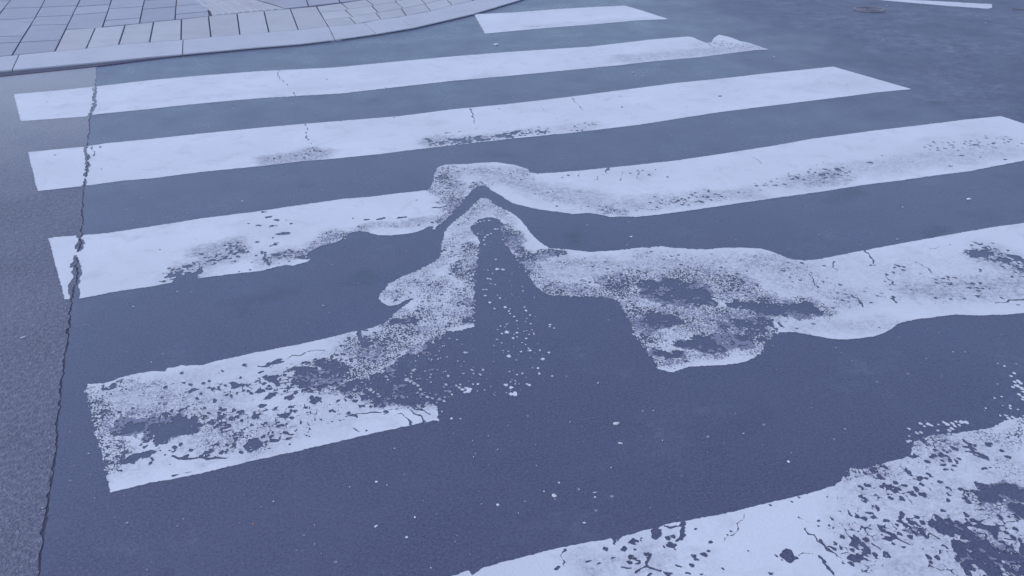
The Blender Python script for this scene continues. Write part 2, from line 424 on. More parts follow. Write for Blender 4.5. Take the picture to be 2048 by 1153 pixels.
    for f in flakes:
        q = at(f[0], f[1]); r = f[2]*.78*px(f[0], f[1])
        m = (abs(X-q[0]) < 3*r+.01) & (abs(Y-q[1]) < 3*r+.01)
        rr = np.hypot(X[m]-q[0], (Y[m]-q[1])*.8)+r*.9*(vnoise(X[m], Y[m], max(r*.8, .003), seed+int(f[0]))-.5)
        g[m] = np.maximum(g[m], r-rr)
    # thin, dirty paint: along worn zones only
    at_ = np.clip(np.maximum(wt*1.1, .95*np.clip(wf, 0, 1)+.5*np.clip(wc, 0, 1)), 0, 1)
    at_ = np.where(worn, 2.0, at_)
    o = field_mesh(name, xs, ys, g, at_, ZP, -.001, PAINT)
    return tag(o, label, 'road marking', 'white zebra crossing stripes') if name == 'zebra_stripe' else o

seamcut = lambda v0, v1: [(u, v) for u, v in SEAM if v0-35 <= v <= v1+35]
# the far, short stripe beside the kerb curve
stripe([(948, 29), (1024, 26), (1100, 20), (1180, 15), (1250, 12), (1285, 22), (1336, 39), (1270, 42), (1180, 50), (1100, 56), (1024, 63), (970, 68)],
       (.006, .010), 101, 'short farthest white stripe starting right beside the curved kerb',
       thin=[([(1060, 54), (1300, 38)], .05, .25)], cracks=[([(1062, 53), (1082, 55)], .004), ([(1241, 10), (1241, 15)], .004)], edge=.003)
# second
stripe([(27, 189), (100, 183), (190, 174), (300, 161), (400, 152), (512, 143.5), (560, 141), (665, 136), (790, 124), (900, 114), (1024, 104), (1180, 94), (1300, 80),
        (1378, 73.5), (1388, 76), (1400, 82), (1412, 86), (1422, 85), (1428, 76), (1438, 70), (1460, 75), (1480, 83), (1500, 87), (1520, 94), (1538, 100), (1510, 101),
        (1480, 105), (1400, 115), (1300, 124), (1250, 130), (1150, 140), (1024, 152), (900, 163), (767, 178), (680, 188), (590, 193), (512, 198), (430, 205), (350, 213),
        (270, 222), (195, 229), (170, 234), (41, 243)], (.005, .008), 202,
       'long thin clean white stripe with a notch bitten from its right end',
       coarse=[([(1420, 90), (1500, 95)], .10, .5), ([(1300, 112), (1400, 104)], .05, .25)], thin=[([(1250, 118), (1520, 97)], .09, .55), ([(120, 215), (1000, 150)], .03, .12)],
       cracks=[([(193, 168), (188, 180), (191, 187), (187, 197), (190, 203), (184, 222), (178, 236)], .0075), ([(558, 140), (556, 150), (562, 160), (575, 172), (586, 184), (592, 194)], .0026),
               ([(770, 174), (774, 180)], .003)],
       holes=[(94, 205, 3), (654, 160, 2.5), (1241, 102, 2), (1231, 134, 3), (1225, 112, 1.5), (187, 208, 4), (180, 228, 5)], edge=.0022)
# third
stripe([(56, 305), (170, 294), (215, 287), (300, 279), (400, 268), (512, 257), (600, 249), (700, 241), (800, 233), (900, 220), (1024, 208), (1150, 193), (1250, 180), (1350, 167),
        (1450, 157), (1536, 147), (1600, 141), (1666, 134), (1740, 155), (1823, 179), (1760, 185), (1650, 199), (1536, 213), (1440, 225), (1280, 250), (1150, 266), (1024, 278),
        (920, 290), (830, 300), (760, 309), (670, 318), (600, 324), (512, 334), (400, 345), (300, 358), (240, 363), (165, 373), (75, 383)], (.004, .006), 303,
       'long straight white stripe just above the humped melted one',
       coarse=[([(870, 287), (960, 279), (1020, 272)], .05, 1.0), ([(1020, 272), (1090, 263)], .045, .7), ([(1150, 256), (1175, 252)], .035, .7), ([(560, 318), (630, 306)], .05, .45)],
       thin=[([(545, 322), (630, 308)], .07, .95), ([(870, 285), (1000, 276)], .06, .8), ([(1000, 270), (1180, 252)], .05, .35), ([(1600, 175), (1700, 165)], .1, .15)],
       cracks=[([(172, 292), (170, 300), (175, 312), (174, 322), (178, 330), (174, 345), (170, 355), (168, 374)], .0075), ([(183, 294), (188, 305), (186, 313)], .003),
               ([(608, 248), (616, 258), (612, 270), (615, 282), (622, 291), (628, 303), (642, 303)], .0028), ([(941, 218), (946, 232), (950, 248)], .0026),
               ([(1142, 195), (1154, 209), (1167, 222)], .0022), ([(1034, 216), (1052, 234)], .0018), ([(1080, 214), (1090, 226)], .0014), ([(1010, 272), (1045, 262)], .003),
               ([(880, 268), (912, 264), (955, 258)], .0025)],
       holes=[(110, 311, 3), (201, 295, 5), (202, 339, 2.5), (476, 307, 2.5), (730, 293, 2.5), (187, 312, 4), (998, 218, 3), (788, 236, 3), (1239, 193, 3), (1244, 215, 3.5),
              (1276, 209, 2), (1361, 185, 2), (1440, 193, 6), (1614, 151, 2), (1667, 150, 2), (1658, 167, 2), (1694, 169, 2.5), (1114, 237, 2), (145, 325, 2), (175, 326, 3),
              (683, 243, 2.5), (172, 352, 5), (255, 318, 1.5)])
# fourth, with the hump
S4 = [(97, 478), (110, 475), (150, 472), (168, 471), (215, 467), (300, 454), (400, 438), (512, 424), (600, 411), (690, 398), (735, 395), (800, 387), (855, 381), (862, 372),
      (866, 362), (868, 352), (872, 340), (878, 334), (890, 330), (935, 329), (950, 327), (990, 325), (1010, 328), (1030, 331), (1048, 336), (1056, 340), (1060, 346), (1075, 348),
      (1110, 346), (1160, 342), (1200, 338), (1260, 332), (1350, 322), (1440, 309), (1536, 294), (1620, 279), (1740, 263), (1850, 250), (1940, 239), (2001, 233), (2020, 239),
      (2048, 248), (2110, 266), (2185, 290), (2100, 312), (2048, 322), (1940, 343), (1840, 356), (1800, 362), (1740, 369), (1650, 383), (1536, 399), (1440, 413), (1350, 426),
      (1300, 432), (1272, 435), (1245, 434), (1220, 435), (1200, 430), (1180, 427), (1160, 428), (1145, 429), (1120, 425), (1080, 420), (1060, 416), (1024, 407), (1010, 398),
      (1000, 391), (985, 383), (976, 376), (965, 372), (955, 375), (945, 380), (938, 388), (930, 400), (922, 412), (910, 425), (895, 438), (885, 447), (875, 453), (868, 458),
      (865, 453), (855, 455), (845, 461), (830, 466), (810, 469), (780, 472), (755, 471), (735, 465), (718, 463), (700, 468), (688, 474), (680, 482), (665, 488), (640, 493),
      (620, 505), (612, 511), (590, 515), (600, 519), (615, 520), (622, 518), (618, 523), (600, 529), (585, 533), (575, 531), (560, 533), (545, 537), (520, 543), (480, 547),
      (400, 557), (350, 565), (300, 574), (240, 583), (160, 598), (129, 600)]
stripe(S4, (.003, .0045), 404, 'white stripe pushed into a rounded hump at its middle, cracked wide at its left end',
       fine=[([(875, 345), (885, 375), (900, 410), (905, 430)], .055, .62), ([(880, 445), (930, 395)], .03, .75), ([(890, 340), (1040, 345)], .05, .42), ([(925, 385), (950, 368), (975, 372)], .03, .55),
             ([(540, 522), (600, 505), (690, 470)], .05, .55), ([(700, 462), (860, 450)], .03, .34), ([(1040, 350), (1100, 400), (1250, 425)], .07, .30), ([(1205, 418), (1240, 428)], .04, .55),
             ([(1240, 420), (1500, 385)], .05, .22)],
       coarse=[([(350, 558), (400, 535), (440, 510), (470, 495)], .05, .85), ([(470, 495), (540, 520), (600, 500)], .05, .55), ([(515, 460), (560, 470)], .05, .3),
               ([(1120, 355), (1210, 345), (1290, 345)], .05, .30), ([(1330, 405), (1420, 395)], .06, .5), ([(1600, 355), (1680, 345)], .06, .65), ([(1880, 295), (2000, 285)], .09, .55),
               ([(1480, 380), (1560, 370)], .05, .4)],
       thin=[([(420, 505), (470, 490)], .06, 1.0), ([(380, 540), (440, 515)], .06, .8), ([(540, 520), (680, 478)], .05, .7), ([(730, 458), (870, 440)], .03, .7), ([(900, 350), (925, 430)], .045, .9),
             ([(960, 345), (1060, 370), (1200, 410)], .08, .65), ([(1200, 415), (1500, 388)], .06, .6), ([(1600, 365), (1670, 355)], .07, .9), ([(1700, 340), (2030, 300)], .08, .45), ([(880, 350), (1040, 340)], .06, .5)],
       cracks=[([(164, 462), (160, 480), (158, 500), (152, 516), (148, 528), (156, 534), (156, 548), (151, 562), (148, 580), (145, 604)], .0125), ([(160, 534), (172, 534), (180, 538)], .003),
               ([(148, 578), (155, 572), (150, 590), (156, 588), (152, 598)], .003), ([(318, 565), (350, 559)], .003),
               ([(1216, 337), (1212, 348), (1198, 354), (1190, 362)], .004), ([(1280, 343), (1276, 352), (1274, 358), (1282, 361)], .003), ([(1245, 346), (1262, 347)], .0025),
               ([(1161, 344), (1155, 354)], .003), ([(1248, 346), (1240, 362)], .0016), ([(1500, 310), (1525, 330)], .0016), ([(1282, 417), (1300, 420), (1325, 418)], .0028),
               ([(528, 510), (533, 522), (538, 534)], .0035), ([(862, 417), (890, 415)], .004), ([(790, 438), (760, 437)], .0026)],
       holes=[(528, 425, 6), (538, 435, 7, 1.5, .2), (553, 441, 7, .8, .3), (545, 453, 5, 1.6, 0), (517, 452, 7), (567, 468, 10, 1.7, -.1), (515, 485, 5), (550, 490, 8, 1.3, .3), (552, 511, 8, 1.3, 0),
              (582, 448, 4, 1.4, .5), (573, 441, 2), (320, 500, 2.5), (338, 538, 4), (440, 461, 2), (497, 448, 3), (833, 401, 2.2), (732, 440, 6, 1.2, 0), (762, 438, 6, 2.2, 0), (803, 436, 5, 2.2, 0),
              (706, 438, 3), (1335, 355, 3), (1311, 340, 2), (1285, 342, 2.5), (1740, 326, 6, 1.3, -.2), (1633, 331, 2.5), (1764, 312, 2.5), (1647, 325, 2), (1922, 312, 3.5, 2.0, -.1), (1950, 291, 5, 2.6, -.2),
              (1903, 291, 3, 2.4, 0), (1960, 315, 2.5, 2, 0), (2010, 320, 3, 2, .1), (1900, 333, 4, 1.5, -.2), (1985, 304, 2), (1905, 297, 3, 2, .1), (1475, 310, 2), (1380, 326, 1.5), (478, 545, 2.5),
              (500, 541, 3), (1393, 395, 3), (1356, 402, 4), (1245, 398, 2)],
       flakes=[(155, 508, 6.5), (612, 515, 3), (690, 478, 3), (868, 458, 4)], sf=.008, sc=.022)
# fifth, the melted one
S5 = [(174, 769), (195, 769), (220, 764), (240, 756), (270, 749), (300, 743), (330, 744), (336, 737), (350, 736), (362, 731), (372, 733), (390, 731), (405, 731), (430, 724), (512, 706),
      (560, 697), (600, 690), (660, 675), (715, 662), (745, 657), (770, 647), (778, 643), (782, 636), (790, 628), (800, 620), (812, 610), (824, 600), (812, 601), (800, 608), (790, 612),
      (775, 612), (764, 606), (757, 598), (760, 590), (768, 578), (780, 567), (800, 556), (820, 548), (840, 540), (860, 529), (873, 520), (880, 510), (884, 503), (882, 490), (886, 478),
      (890, 465), (897, 455), (910, 442), (925, 430), (942, 415), (955, 403), (962, 397), (970, 396), (978, 401), (990, 410), (1005, 418), (1024, 427), (1035, 435), (1045, 445), (1053, 455),
      (1060, 466), (1070, 476), (1080, 485), (1090, 492), (1100, 497), (1140, 500), (1180, 505), (1230, 502), (1280, 496), (1320, 494), (1350, 497), (1380, 499), (1420, 499), (1450, 496),
      (1480, 496), (1520, 498), (1545, 504), (1565, 513), (1585, 520), (1610, 522), (1640, 519), (1700, 507), (1800, 488), (1900, 470), (1980, 456), (2048, 447), (2250, 408), (2420, 465),
      (2300, 560), (2200, 604), (2048, 627), (2010, 630), (1960, 632), (1910, 630), (1870, 635), (1840, 638), (1815, 643), (1795, 648), (1785, 657), (1770, 667), (1745, 674), (1710, 679),
      (1680, 680), (1655, 677), (1625, 671), (1600, 667), (1580, 664), (1560, 666), (1545, 673), (1538, 682), (1528, 695), (1520, 708), (1505, 718), (1485, 726), (1450, 731), (1400, 733),
      (1375, 735), (1360, 741), (1345, 745), (1325, 742), (1313, 738), (1310, 728), (1303, 718), (1296, 706), (1284, 690), (1275, 678), (1266, 668), (1262, 655), (1255, 640), (1250, 628),
      (1244, 615), (1235, 604), (1215, 597), (1190, 595), (1150, 594), (1120, 593), (1100, 590), (1085, 583), (1070, 573), (1060, 560), (1050, 545), (1042, 530), (1030, 512), (1018, 498),
      (1010, 487), (1003, 478), (1000, 465), (1003, 455), (1005, 448), (998, 440), (985, 436), (972, 436), (958, 440), (948, 448), (940, 458), (946, 468), (955, 475), (960, 485), (958, 500),
      (954, 520), (951, 540), (948, 570), (949, 600), (949, 640), (948, 655), (925, 662), (898, 668), (880, 690), (868, 720), (850, 745), (845, 765), (850, 785),
      (862, 805), (874, 816), (876, 830), (872, 841), (790, 858), (680, 883), (600, 902), (512, 921), (400, 948), (300, 967), (222, 986), (215, 960), (210, 935), (200, 900), (190, 860), (178, 800), (172, 785)]
fl = [(1012, 771, 5), (1022, 776, 5), (1030, 789, 7), (1022, 789, 5), (1059, 771, 4), (1053, 769, 2.5), (1086, 719, 4.5), (1076, 737, 3), (1078, 748, 3), (1045, 748, 3), (1034, 750, 2),
      (1060, 702, 4), (1057, 698, 2.5), (1042, 704, 3), (1080, 702, 2.5), (1098, 706, 3), (1026, 677, 3), (1052, 678, 3), (1058, 670, 2), (1034, 666, 3), (1068, 669, 2), (1051, 690, 2),
      (1013, 665, 5), (1004, 668, 3), (994, 680, 3.5), (1003, 687, 3), (988, 692, 2.5), (995, 660, 2), (1010, 615, 4), (1020, 628, 3), (1018, 623, 3), (1028, 634, 3), (1034, 643, 3), (1052, 622, 4),
      (1049, 615, 2.5), (1060, 631, 2.5), (1100, 650, 3), (1099, 654, 2.5), (1108, 657, 2.5), (1061, 648, 2.5), (1051, 644, 2), (1017, 713, 5), (1019, 744, 2.5), (987, 725, 3), (961, 750, 3.5), (956, 769, 3),
      (966, 741, 4), (944, 741, 4), (947, 748, 2.5), (926, 748, 3), (930, 706, 4), (935, 706, 2.5), (914, 680, 2.5), (899, 678, 2.5), (916, 723, 3), (928, 724, 2), (894, 715, 2), (876, 719, 2),
      (896, 753, 4), (862, 750, 4), (860, 756, 3), (862, 765, 3), (826, 742, 4), (830, 740, 3), (822, 748, 3), (772, 755, 4), (776, 760, 3), (789, 772, 2), (795, 780, 2), (781, 765, 2), (748, 758, 2),
      (1000, 597, 3), (979, 606, 4), (989, 618, 2.5), (970, 592, 3), (973, 580, 2.5), (967, 580, 2.5), (975, 558, 3), (981, 559, 2.5), (976, 541, 2.5), (968, 540, 2), (994, 539, 5), (1006, 540, 4), (1001, 653, 2.5),
      (992, 520, 2.5), (991, 570, 2), (970, 475, 3), (963, 470, 3), (975, 471, 3.5), (982, 468, 2.5), (967, 481, 3), (956, 468, 3), (964, 465, 2.5), (990, 459, 4), (995, 459, 3), (955, 446, 3), (950, 449, 3),
      (960, 444, 3), (968, 443, 2.5), (978, 442, 3), (971, 460, 2), (983, 484, 2), (969, 490, 3), (1104, 753, 2.5), (1133, 753, 1.6), (1019, 845, 1.5), (921, 838, 2), (903, 838, 3), (875, 840, 5), (868, 827, 3.5),
      (866, 820, 3), (873, 814, 3), (884, 824, 2), (871, 833, 3), (1034, 675, 2), (1044, 686, 2), (1033, 721, 1.6), (1032, 765, 2), (1041, 781, 1.6), (1026, 789, 4),
      (888, 775, 4), (892, 770, 4), (902, 775, 3), (912, 772, 3.5), (918, 776, 4), (925, 780, 4), (932, 777, 4), (938, 781, 9), (930, 786, 4), (898, 783, 5), (904, 790, 3), (920, 770, 3), (946, 769, 3), (891, 783, 3),
      (813, 760, 6), (820, 763, 5), (828, 768, 5), (836, 772, 4), (841, 780, 4), (835, 787, 4), (845, 790, 5), (855, 795, 5), (865, 798, 4), (872, 790, 4), (880, 800, 5), (888, 803, 4), (889, 795, 4), (874, 806, 3),
      (740, 780, 6), (747, 785, 4), (756, 789, 3), (733, 777, 3), (822, 755, 3), (811, 752, 2.5), (850, 786, 3), (860, 788, 3)]
rng = random.Random(11)
for k in range(130):
    fl.append((rng.gauss(1020, 42), rng.uniform(540, 800), rng.choice((.8, 1, 1.1, 1.4, 1.8))))
for k in range(130):
    fl.append((rng.uniform(770, 960), rng.uniform(680, 800), rng.choice((.8, 1, 1.3, 1.6, 2.2))))
stripe(S5, (.0019, .0028), 505, 'melted white stripe slumped into a tall pointed arch with crumbled paint flakes inside',
       fine=[([(965, 402), (925, 445), (900, 480), (890, 515), (850, 545), (780, 590)], .045, .45), ([(965, 405), (1020, 440), (1030, 470)], .035, .42), ([(1010, 460), (1040, 500), (1060, 540)], .05, .72),
             ([(1060, 510), (1110, 510)], .035, .75), ([(1050, 540), (1100, 575), (1230, 590)], .06, .58), ([(940, 500), (940, 560), (920, 600), (940, 640)], .05, .68), ([(870, 570), (850, 620), (800, 650)], .07, .56),
             ([(780, 690), (850, 660), (900, 640)], .07, .62), ([(840, 700), (880, 680)], .04, .75), ([(720, 690), (760, 720), (700, 760)], .06, .62), ([(1230, 560), (1270, 640), (1330, 720)], .07, .68),
             ([(1290, 560), (1420, 560), (1500, 600)], .10, .66), ([(1320, 640), (1450, 640), (1500, 680)], .09, .70), ([(1340, 710), (1420, 700)], .06, .62), ([(1120, 530), (1280, 535)], .05, .36),
             ([(1300, 510), (1550, 530), (1700, 590)], .09, .36), ([(1500, 620), (1640, 620)], .07, .6), ([(1640, 540), (1850, 560), (1990, 560)], .1, .2), ([(1600, 650), (1750, 650)], .05, .25),
             ([(190, 790), (210, 900), (240, 930)], .045, .60), ([(250, 770), (400, 800)], .05, .40), ([(230, 830), (400, 850), (500, 880)], .08, .44), ([(760, 800), (900, 800)], .05, .72), ([(640, 760), (760, 790), (820, 810)], .05, .62),
             ([(1750, 590), (1900, 600)], .05, .3), ([(890, 640), (700, 700)], .05, .45)],
       coarse=[([(420, 790), (520, 780), (620, 740), (680, 720)], .06, .66), ([(380, 830), (480, 850), (600, 840), (700, 810)], .07, .60), ([(330, 900), (480, 890), (580, 860)], .05, .6), ([(640, 760), (760, 790), (840, 800)], .06, .85),
               ([(350, 760), (480, 745)], .04, .4), ([(720, 665), (760, 700)], .05, .5), ([(820, 820), (860, 835)], .03, .45), ([(1980, 510), (2040, 530)], .08, .85), ([(1790, 545), (1850, 565), (1950, 570)], .05, .55),
               ([(1600, 520), (1700, 590)], .06, .32), ([(260, 920), (300, 930)], .05, .6), ([(1950, 600), (2040, 600)], .04, .35), ([(560, 760), (600, 800)], .05, .5)],
       bare=[([(265, 848), (310, 852), (360, 856)], .045, 1.08), ([(310, 870), (340, 862)], .05, 1.1), ([(275, 925), (290, 915)], .02, 1.0), ([(750, 770), (830, 745), (880, 705), (920, 690)], .06, 1.25), ([(840, 765), (930, 740)], .06, 1.2),
             ([(900, 700), (950, 690)], .07, 1.3), ([(930, 720), (975, 740)], .05, 1.1), ([(960, 470), (975, 450), (990, 445)], .02, 1.0), ([(1290, 570), (1350, 565), (1400, 580)], .045, 1.05), ([(1310, 590), (1390, 600)], .06, 1.08),
             ([(1330, 640), (1300, 650)], .05, .88), ([(1470, 612), (1620, 625)], .045, 1.05), ([(1390, 690), (1460, 680)], .05, .95), ([(1330, 710), (1350, 715)], .035, .95), ([(1270, 650), (1300, 655)], .03, .85), ([(620, 760), (660, 745)], .04, .85),
             ([(690, 772), (710, 765)], .03, .95), ([(790, 800), (830, 800)], .03, .85), ([(480, 888), (500, 885)], .025, .95), ([(805, 645), (822, 642)], .022, 1.1), ([(1450, 650), (1510, 640)], .04, .85), ([(240, 765), (220, 772)], .02, .85),
             ([(570, 790), (585, 800)], .012, 1.0), ([(905, 800), (890, 810)], .03, .9), ([(640, 725), (655, 730)], .03, .8)],
       thin=[([(960, 410), (900, 490), (800, 590)], .06, .5), ([(1120, 540), (1280, 540), (1550, 530)], .08, .6), ([(1380, 660), (1480, 650)], .06, .6), ([(880, 625), (860, 600)], .05, .5), ([(250, 800), (420, 820)], .08, .6),
             ([(1830, 580), (2040, 570)], .07, .75), ([(1560, 560), (1640, 600)], .08, .5), ([(1640, 560), (1900, 540)], .15, .25), ([(700, 700), (800, 680)], .05, .5), ([(380, 900), (560, 860)], .05, .4), ([(1980, 520), (2048, 540)], .08, .8),
             ([(1600, 660), (1780, 650)], .05, .35)],
       cracks=[([(512, 735), (560, 722), (610, 708)], .003), ([(716, 664), (722, 680), (728, 695)], .006), ([(618, 705), (632, 700), (648, 706)], .0028), ([(760, 830), (800, 828), (815, 840), (825, 850)], .003), ([(820, 822), (835, 830), (846, 848)], .003),
               ([(820, 815), (840, 818), (855, 830)], .0025), ([(690, 835), (740, 826), (800, 822)], .003), ([(350, 914), (420, 918), (460, 912)], .004), ([(350, 949), (380, 943)], .003), ([(705, 855), (715, 866)], .002),
               ([(1730, 502), (1735, 513), (1748, 522), (1750, 533), (1735, 535)], .0028), ([(1770, 545), (1778, 560), (1792, 575)], .003), ([(1830, 523), (1848, 533), (1865, 548)], .0025), ([(1700, 590), (1715, 600), (1722, 614)], .004),
               ([(1790, 596), (1790, 606)], .006), ([(1990, 608), (2020, 603), (2048, 598)], .005), ([(1860, 500), (1885, 495)], .0018), ([(1620, 552), (1635, 575)], .003), ([(1500, 706), (1515, 715)], .003), ([(1478, 709), (1505, 712)], .003),
               ([(1540, 650), (1550, 660)], .003), ([(1560, 648), (1570, 656)], .003), ([(1668, 523), (1672, 545)], .0025), ([(545, 728), (520, 735)], .003)],
       holes=[(725, 688, 6), (545, 728, 9, 2.2, .4), (555, 727, 5, 3, 0), (523, 745, 5, 1, 0), (545, 790, 10, 1.6, .5), (610, 780, 7, 1.4, .5), (634, 800, 11, 1.3, 0), (520, 784, 8, 1.4, 0), (552, 818, 8), (570, 832, 10, 1.2, -.3), (524, 813, 10, 1.2, 0),
              (518, 747, 5), (540, 757, 8, 2, 0), (618, 818, 2.5), (733, 862, 4), (710, 803, 7), (772, 825, 6), (742, 815, 3), (380, 770, 7, .7, .3), (418, 776, 6, .7, .3), (437, 775, 5, .8, .2), (385, 782, 6, 2.5, .2), (440, 838, 11, 1, .6), (425, 845, 10),
              (1743, 606, 4, 1.5, 0), (1593, 658, 3), (1662, 587, 2), (1780, 570, 3), (1927, 507, 2.5), (1900, 490, 2), (1985, 487, 4), (619, 874, 2.5), (579, 890, 3.5), (320, 902, 3), (330, 911, 3), (428, 917, 5), (735, 682, 5, 2, .3), (1970, 515, 5), (1960, 540, 4)],
       flakes=fl, sf=.0078, sc=.024, rough_edge=.014)
# sixth, nearest
S6 = [(905, 1153), (930, 1144), (938, 1142), (944, 1151), (955, 1144), (962, 1138), (1024, 1121), (1100, 1101), (1180, 1085), (1228, 1077), (1236, 1083), (1245, 1073), (1300, 1060), (1316, 1057), (1325, 1052), (1345, 1047), (1365, 1043), (1372, 1042),
      (1450, 1028), (1536, 1007), (1580, 997), (1640, 982), (1670, 971), (1684, 962), (1688, 950), (1692, 943), (1700, 938), (1728, 938), (1745, 932), (1780, 924), (1810, 916), (1821, 910), (1825, 895), (1826, 885), (1835, 880), (1855, 874), (1890, 868),
      (1930, 864), (1960, 860), (1985, 855), (2010, 843), (2048, 832), (2120, 812), (2300, 770), (2480, 860), (2700, 1100), (2400, 1400), (1700, 1500), (1000, 1500), (720, 1420), (690, 1300), (700, 1230)]
fl6 = [(1840, 848, 5), (1848, 853, 4), (1856, 849, 5), (1863, 852, 4), (1888, 846, 5), (1896, 850, 6), (1905, 848, 5), (1912, 844, 4), (1922, 845, 6), (1932, 846, 6), (1904, 858, 5), (1899, 862, 5), (1918, 851, 4), (1910, 853, 4), (1818, 859, 3.5), (1877, 850, 3), (1876, 862, 3),
       (2022, 753, 4), (2028, 747, 4), (2030, 765, 4), (2036, 763, 5), (2042, 768, 5), (2035, 773, 6), (2043, 778, 6), (2030, 772, 4), (2038, 790, 5), (2046, 795, 5), (2026, 775, 4), (2048, 785, 6), (2018, 838, 5), (2025, 835, 5), (2012, 832, 4), (2045, 800, 4), (2032, 845, 4),
       (2000, 832, 3), (2020, 812, 3.2), (2021, 818, 3), (2036, 820, 3), (1996, 728, 2.5), (2008, 733, 3), (2003, 794, 3), (1989, 797, 2.8), (1971, 817, 2.8), (2005, 812, 2), (2019, 815, 2), (1995, 769, 1.6), (1820, 882, 4), (1834, 867, 5), (1842, 866, 4), (1815, 884, 4), (1830, 885, 3), (1818, 873, 2.5),
       (2055, 790, 8), (2062, 800, 9), (2070, 780, 8)]
h6 = [(1246, 1099, 7, 1.5, .3), (1297, 1112, 9, .8, .6), (1343, 1091, 9, 1.4, .3), (1328, 1095, 4), (1363, 1075, 5, 2.2, 1.1), (1366, 1049, 8), (1270, 1082, 6, 1.8, -.4), (1266, 1087, 5), (1283, 1078, 3), (1420, 1085, 6, 1.2, -.6), (1391, 1059, 4), (1462, 1064, 3.5), (1455, 1071, 3.5),
      (1417, 1103, 4.5), (1405, 1112, 5, 1, .4), (1390, 1120, 5, 1.5, -.4), (1384, 1133, 7, .8, .6), (1496, 1103, 4), (1445, 1138, 3.5, 2, -.9), (1357, 1133, 4, 2.6, -.7), (1113, 1138, 5, 2, .4), (1573, 1112, 22, 1.0, 0), (1570, 1114, 15, 1.0, 0), (1541, 1011, 5.5, 1, .6), (1583, 1004, 4), (1598, 996, 3.5), (1542, 1149, 5),
      (1648, 1122, 4), (1670, 1088, 5, .8, -.4), (1637, 1043, 4), (1636, 1053, 3), (1658, 1052, 4), (1787, 1089, 4), (1771, 1106, 5), (1782, 998, 6), (1802, 1000, 5), (1850, 995, 6, 1.5, -.3), (1882, 911, 9, 1.1, .3), (1895, 907, 4), (1749, 945, 6, 1.3, 0), (1764, 958, 6), (1768, 970, 5, 1, -.7),
      (1735, 972, 6, 1.6, -.3), (1807, 973, 5, 2, 0), (1848, 957, 5, 2, -.5), (1885, 931, 4, 2, -.2), (1890, 940, 5, 1.5, -.5), (2015, 915, 5, 2, -.5), (1970, 938, 4, 3, 0), (1950, 907, 5, 4, -.6), (1933, 895, 4, 3, -.5), (1870, 900, 4, 1.5, -.3), (1980, 888, 4, 2, -.5), (1880, 965, 7, 1.2, -.3), (1920, 980, 5, 1.4, 0),
      (1885, 1022, 5, 2, -.6), (1740, 1027, 5, 2, -.3), (1773, 1043, 6, 1.6, -.3), (1713, 1035, 4, 2, -.7), (1801, 1036, 5, 1.4, .4), (1350, 1100, 3), (1270, 1101, 4, .8, 1), (1295, 1134, 4), (1268, 1118, 3, 3, -.2), (1275, 1128, 3, 2.5, 0), (1175, 1124, 2.5, 4, 0), (1195, 1129, 3, 2.5, .2), (1225, 1117, 2.5, 3, 0),
      (1300, 1150, 3, 2.5, .3), (1320, 1143, 3, 1.5, 0), (1340, 1149, 5, 1.6, .3), (1375, 1148, 4, 1.8, -.4), (1403, 1150, 4, 1.8, -.5)]
